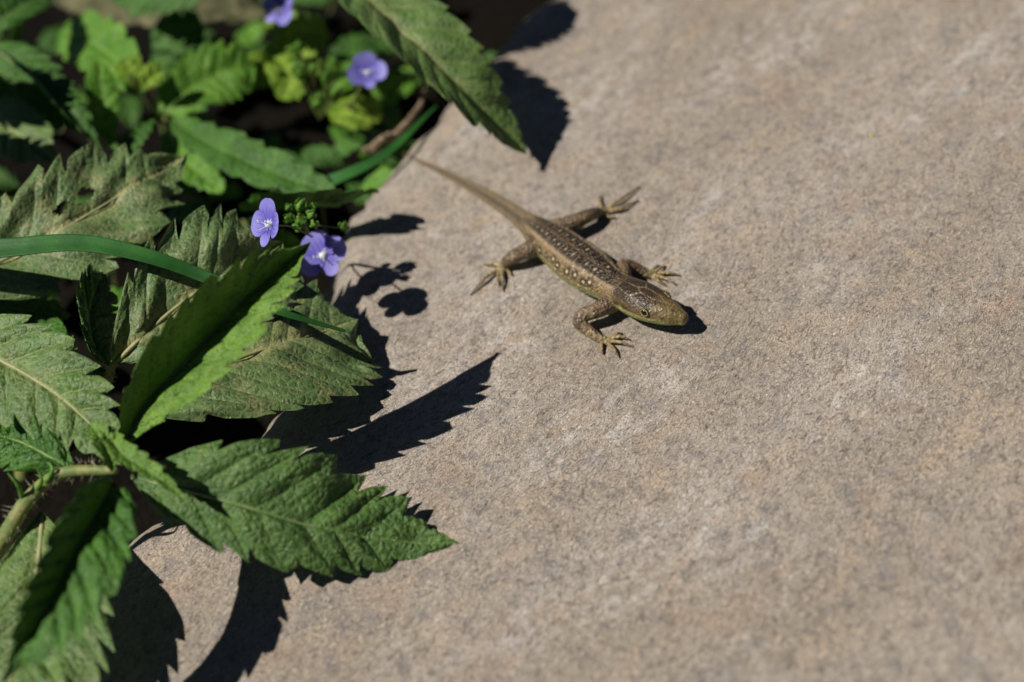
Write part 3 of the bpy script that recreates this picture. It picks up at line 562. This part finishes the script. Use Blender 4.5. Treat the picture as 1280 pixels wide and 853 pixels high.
# nearest spine frame for every vertex
idx = np.empty(nv_, int)
for a in range(0, nv_, 20000):
    idx[a:a+20000] = np.argmin(((LVv[a:a+20000, None]-cen[None])**2).sum(-1), 1)
rel = LVv-cen[idx]; la = (rel*LS[idx]).sum(1); ve = (rel*US[idx]).sum(1); along = dC[idx]+(rel*TS[idx]).sum(1)
xn, zn = la/wS[idx], ve/hS[idx]; ang = np.degrees(np.arctan2(xn, zn)); aa = np.abs(ang); rb = np.hypot(xn, zn)
db = (rb-1)*np.minimum(wS, hS)[idx]
dl = np.full(nv_, 9.); ls = np.zeros(nv_); lup = np.zeros(nv_); ist = np.zeros(nv_, bool)
for c, rr_, toe in limbs:
    lo, hi = c.min(0)-.4, c.max(0)+.4; m_ = np.where(((LVv > lo) & (LVv < hi)).all(1))[0]
    d2 = np.sqrt(((LVv[m_, None]-c[None])**2).sum(-1)); j = np.argmin(d2, 1); d = d2[np.arange(len(m_)), j]-rr_[j]
    b_ = d < dl[m_]; k_ = m_[b_]; dl[k_] = d[b_]; ls[k_] = j[b_]/39; lup[k_] = (LVv[k_, 2]-c[j[b_], 2])/rr_[j[b_]]; ist[k_] = toe
wl_ = sstep(-.03, .05, db-dl)
SHO = dC[np.argmin(np.abs(cen[:, 0]-on(762, 356, .46)[0]))]; HIP = dC[np.argmin(np.abs(cen[:, 0]-on(672, 289, .33)[0]))]; NAP = dC[np.argmin(np.abs(cen[:, 0]-on(782, 366, .5)[0]))]; END = dC[-1]
def mixc(c, col, m): return c*(1-m[:, None])+np.asarray(col)*m[:, None]
nzA = vnoise(along*9, ang*.06, 31); nzB = vnoise(along*22, ang*.16, 32)
scl = vnoise(along*34, ang*.42, 33)
C_ = np.tile(lin(130, 108, 74), (nv_, 1))
u = (along-HIP)/(SHO-HIP)
dors = sstep(36, 30, aa)
C_ = mixc(C_, lin(94, 76, 56), dors)
# pale dorsolateral stripes
stripe = np.exp(-((aa-40-3*nzA)/4.6)**2); C_ = mixc(C_, lin(156, 136, 108), stripe*.85)
# dark dorsal saddles with pale streaks
for sg, ph0 in ((-1, 0.0), (1, .45)):
    fq = (u*11+ph0+.35*vnoise(u*11+sg*7, u*0+3, 35)) % 1
    blot = sstep(.48, .36, np.abs(fq-.5)+.18*nzB)*np.exp(-((ang-sg*17)/15.0)**4)*sstep(-.1, .02, u)*sstep(1.25, 1.05, u)
    C_ = mixc(C_, lin(36, 27, 19), np.clip(blot, 0, 1)*.95)
    oc = np.exp(-((fq-.5)/.09)**2-((ang-sg*17)/4.5)**2)*sstep(-.05, .03, u)*sstep(1.02, .95, u)*(hsh(np.floor(u*11+ph0), np.full(nv_, sg+5.), 3) > .3); C_ = mixc(C_, lin(205, 188, 140), oc*.8)
C_ = mixc(C_, lin(104, 84, 60), np.exp(-(ang/4.)**2)*.35*sstep(0, .1, u))
# flank eye spots
for row, a0, cnt, big in ((0, 63, 11, 1.0), (1, 80, 11, .75)):
    ui = np.floor(u*cnt+row*.5); j1 = hsh(ui, np.full(nv_, 3.+row)+5*(ang > 0), 7); j2 = hsh(ui, np.full(nv_, 9.+row)+5*(ang > 0), 8); j3 = hsh(ui, np.full(nv_, 14.+row)+5*(ang > 0), 9); fq = ((u*cnt+row*.5) % 1)+(j1-.5)*.4; a1 = a0+13*(j2-.5); inb = sstep(-.06, 0, u)*sstep(1.04, .98, u)
    d = np.hypot((fq-.5)*(SHO-HIP)/cnt/.085/big, (aa-a1)/11/big)/(.7+.5*j3)+.35*nzB
    C_ = mixc(C_, lin(42, 32, 20), np.exp(-(d/1.4)**4)*inb*(.97 if row == 0 else .45)); C_ = mixc(C_, lin(214, 198, 148), np.exp(-(d/.46)**4)*inb*.9)
# second light line and green belly flank
C_ = mixc(C_, lin(186, 176, 112), np.exp(-((aa-84)/4)**2)*.5*sstep(0, .1, u)*sstep(1.2, 1, u)*(vnoise(u*40, u*0, 36)+.5))
C_ = mixc(C_, lin(126, 138, 88), sstep(80, 112, aa)*sstep(-.05, .25, u))
C_ = mixc(C_, lin(160, 172, 110), sstep(125, 150, aa)*.6)
# tail
tl = sstep(.16, -.22, u+.12*nzA); tcol = np.tile(lin(138, 120, 90), (nv_, 1)); tcol = mixc(tcol, lin(66, 54, 40), np.exp(-(((ang-40)/24.))**2)*.9); tcol = mixc(tcol, lin(170, 150, 114), np.exp(-((ang+38)/14.)**2)*.6); tcol = mixc(tcol, lin(110, 94, 66), np.exp(-((ang+85)/16.)**2)*.5)
tcol = mixc(tcol, lin(70, 58, 42), np.clip(np.sin(along*40+ang*.02), 0, 1)*.3+.15*np.clip(vnoise(along*8, ang*.04, 44)*2, 0, 1)); C_ = C_*(1-tl[:, None])+tcol*tl[:, None]
# head
hd = sstep(NAP-.12, NAP+.1, along); h = (along-NAP)/(END-NAP); 
hc = np.tile(lin(102, 84, 58), (nv_, 1)); hc = mixc(hc, lin(60, 46, 32), sstep(66, 46, aa)*sstep(.75, .45, h)); hc = mixc(hc, lin(120, 104, 64), sstep(.55, .8, h)*.8)
hc = mixc(hc, lin(152, 148, 82), sstep(80, 96, aa)*.9); hc = mixc(hc, lin(134, 152, 92), sstep(98, 112, aa))
hc = mixc(hc, lin(38, 28, 18), np.exp(-((aa-80)/11)**2-((h-.2)/.15)**2)*.9); hc = mixc(hc, lin(176, 160, 104), np.exp(-((aa-93)/4)**2)*sstep(.0, .1, h)*sstep(.75, .5, h)*.55); hc = mixc(hc, lin(60, 46, 30), np.exp(-((aa-86)/10)**2-((h-.06)/.045)**2)*.95); hc = mixc(hc, lin(196, 180, 120), np.exp(-((aa-96)/14)**2-((h-.19)/.035)**2)*.8)
yl = la/.45; groove = np.zeros(nv_)
segs = [((.02, .0), (.30, .0)), ((.30, 0), (.38, .22)), ((.38, .22), (.30, .62)), ((.02, .42), (.30, .62)), ((.38, .22), (.62, .20)), ((.62, .2), (.70, .5)), ((.62, .2), (.70, 0)), ((.30, .62), (.48, .80)), ((.48, .8), (.66, .52)), ((.70, 0), (.82, 0)), ((.82, 0), (.80, .4)), ((.02, 0.), (.02, .42))]
for (a0, b0_), (a1, b1_) in segs:
    d = np.array([a1-a0, (b1_-b0_)*.42]); t_ = np.clip(((h-a0)*d[0]+(np.abs(yl)-b0_)*.42*d[1])/(d@d), 0, 1); dist_ = np.hypot(h-a0-t_*d[0], (np.abs(yl)-b0_)*.42-t_*d[1]); groove = np.maximum(groove, np.exp(-(dist_/.011)**2)*(.45+.55*(hsh(np.full(1, a0*91), np.full(1, b1_*57), 5)[0])))
groove *= sstep(70, 55, aa)*hd
hc = mixc(hc, lin(160, 140, 106), groove*.6); hc = mixc(hc, lin(40, 30, 20), np.clip(vnoise(along*14, la*14, 43)*3.2, 0, 1)*.6*sstep(75, 55, aa)*sstep(.9, .6, h))
lip = np.exp(-((aa-112)/3.5)**2)*sstep(.2, .3, h); hc = mixc(hc, lin(84, 96, 48), lip*.6)
lipb = np.exp(-(((h*16) % 1-.5)/.09)**2)*np.exp(-((aa-104)/9)**2)*sstep(.3, .4, h); hc = mixc(hc, lin(74, 78, 40), lipb*.5)
hc = mixc(hc, lin(40, 34, 24), (np.clip(vnoise(along*20, ang*.22, 41)-.14, 0, 1)*4).clip(0, 1)*.8*sstep(.4, .6, h)*sstep(95, 80, aa))
C_ = C_*(1-hd[:, None])+hc*hd[:, None]
# limbs
lc = np.tile(lin(116, 95, 72), (nv_, 1)); lc = mixc(lc, lin(78, 64, 44), np.clip(vnoise(LVv[:, 0]*7, LVv[:, 1]*7+LVv[:, 2]*5, 51)*3.5+.3, 0, 1)*.8); lc = mixc(lc, lin(128, 138, 78), sstep(.1, -.7, lup)); lc = mixc(lc, lin(176, 168, 112), np.clip(vnoise(LVv[:, 0]*14, LVv[:, 1]*14, 52)-.25, 0, 1)*2.5)
tc = np.tile(lin(150, 130, 92), (nv_, 1)); tc = mixc(tc, lin(58, 46, 34), sstep(.55, 1, ls)*.8); tc = mixc(tc, lin(96, 80, 54), np.clip(np.sin(ls*34), 0, 1)*.35)
lc = np.where(ist[:, None], tc, mixc(lc, lin(146, 134, 82), sstep(.8, 1, ls)*.8))
C_ = C_*(1-wl_[:, None])+lc*wl_[:, None]
C_ = C_*(.9+.36*scl+.2*nzB)[:, None]
LVv = LVv+nrm_*(-.012*groove++.011*scl*(1-hd)*(1-.6*wl_))[:, None]
def liz_mat():
    t = NT('lizard_skin'); a = t.node('ShaderNodeAttribute', attribute_name='col'); co = t.coord()
    t.set(t.b.inputs['Base Color'], a.outputs['Color']); t.set(t.b.inputs['Roughness'], t.ramp(t.noise(co, 900, 2), .3, .7, .34, .55)); t.b.inputs['Specular IOR Level'].default_value = .5
    c1 = t.vor(co, 1500); b = t.bump(t.math('MULTIPLY', t.ramp(c1, .0, .7, 1, 0), a.outputs['Alpha']), .0003, .9); t.l.new(b, t.b.inputs['Normal']); return t.m
lb_ = on(715, 322, 0)
liz = thing('lizard', 'small brown lizard with pale stripes, dark-rimmed flank spots and greenish belly basking', 'lizard', lb_)
body = obj('body', LVv, LFf, liz_mat(), liz, cols=np.c_[np.clip(C_, 0, 1), 1-.6*hd*(1-wl_)])
t = NT('lizard_eye'); t.b.inputs['Base Color'].default_value = (.006, .005, .004, 1); t.b.inputs['Roughness'].default_value = .08
t2 = NT('lizard_eyelid'); t2.b.inputs['Base Color'].default_value = (*lin(128, 108, 70), 1); t2.b.inputs['Roughness'].default_value = .5
hi_ = np.argmin(np.abs(dC-(NAP+.56*(END-NAP))))
for sg in (-1, 1):
    dr = norm(sg*LS[hi_]*.93+US[hi_]*.36)
    p = cen[hi_]+LS[hi_]*sg*wS[hi_]*.87+US[hi_]*hS[hi_]*.38
    th_, ph_ = np.meshgrid(np.linspace(.02, math.pi-.02, 14), np.linspace(0, 2*math.pi, 20, endpoint=False), indexing='ij')
    dd = np.stack([np.sin(th_)*np.cos(ph_), np.sin(th_)*np.sin(ph_), np.cos(th_)], -1).reshape(-1, 3)
    obj('eye', p+dr*.005+dd*.085, grid_faces(14, 20, True)[:, ::-1], t.m, liz)
    q = np.linspace(0, 2*math.pi, 30, endpoint=False); e1 = TS[hi_]; e2 = norm(np.cross(dr, e1))
    rg = p+dr*.05+.08*(np.cos(q)[:, None]*e1*1.15+np.sin(q)[:, None]*e2*.85)
    k2 = np.linspace(0, 2*math.pi, 8, endpoint=False); outd = norm(rg-p-dr*.055)
    tv = (rg[:, None]+.016*(np.cos(k2)[None, :, None]*outd[:, None]+np.sin(k2)[None, :, None]*dr)).reshape(-1, 3)
    tf = [[i*8+j, ((i+1) % 30)*8+j, ((i+1) % 30)*8+(j+1) % 8, i*8+(j+1) % 8] for i in range(30) for j in range(8)]
    obj('eyelid', tv, tf, t2.m, liz)
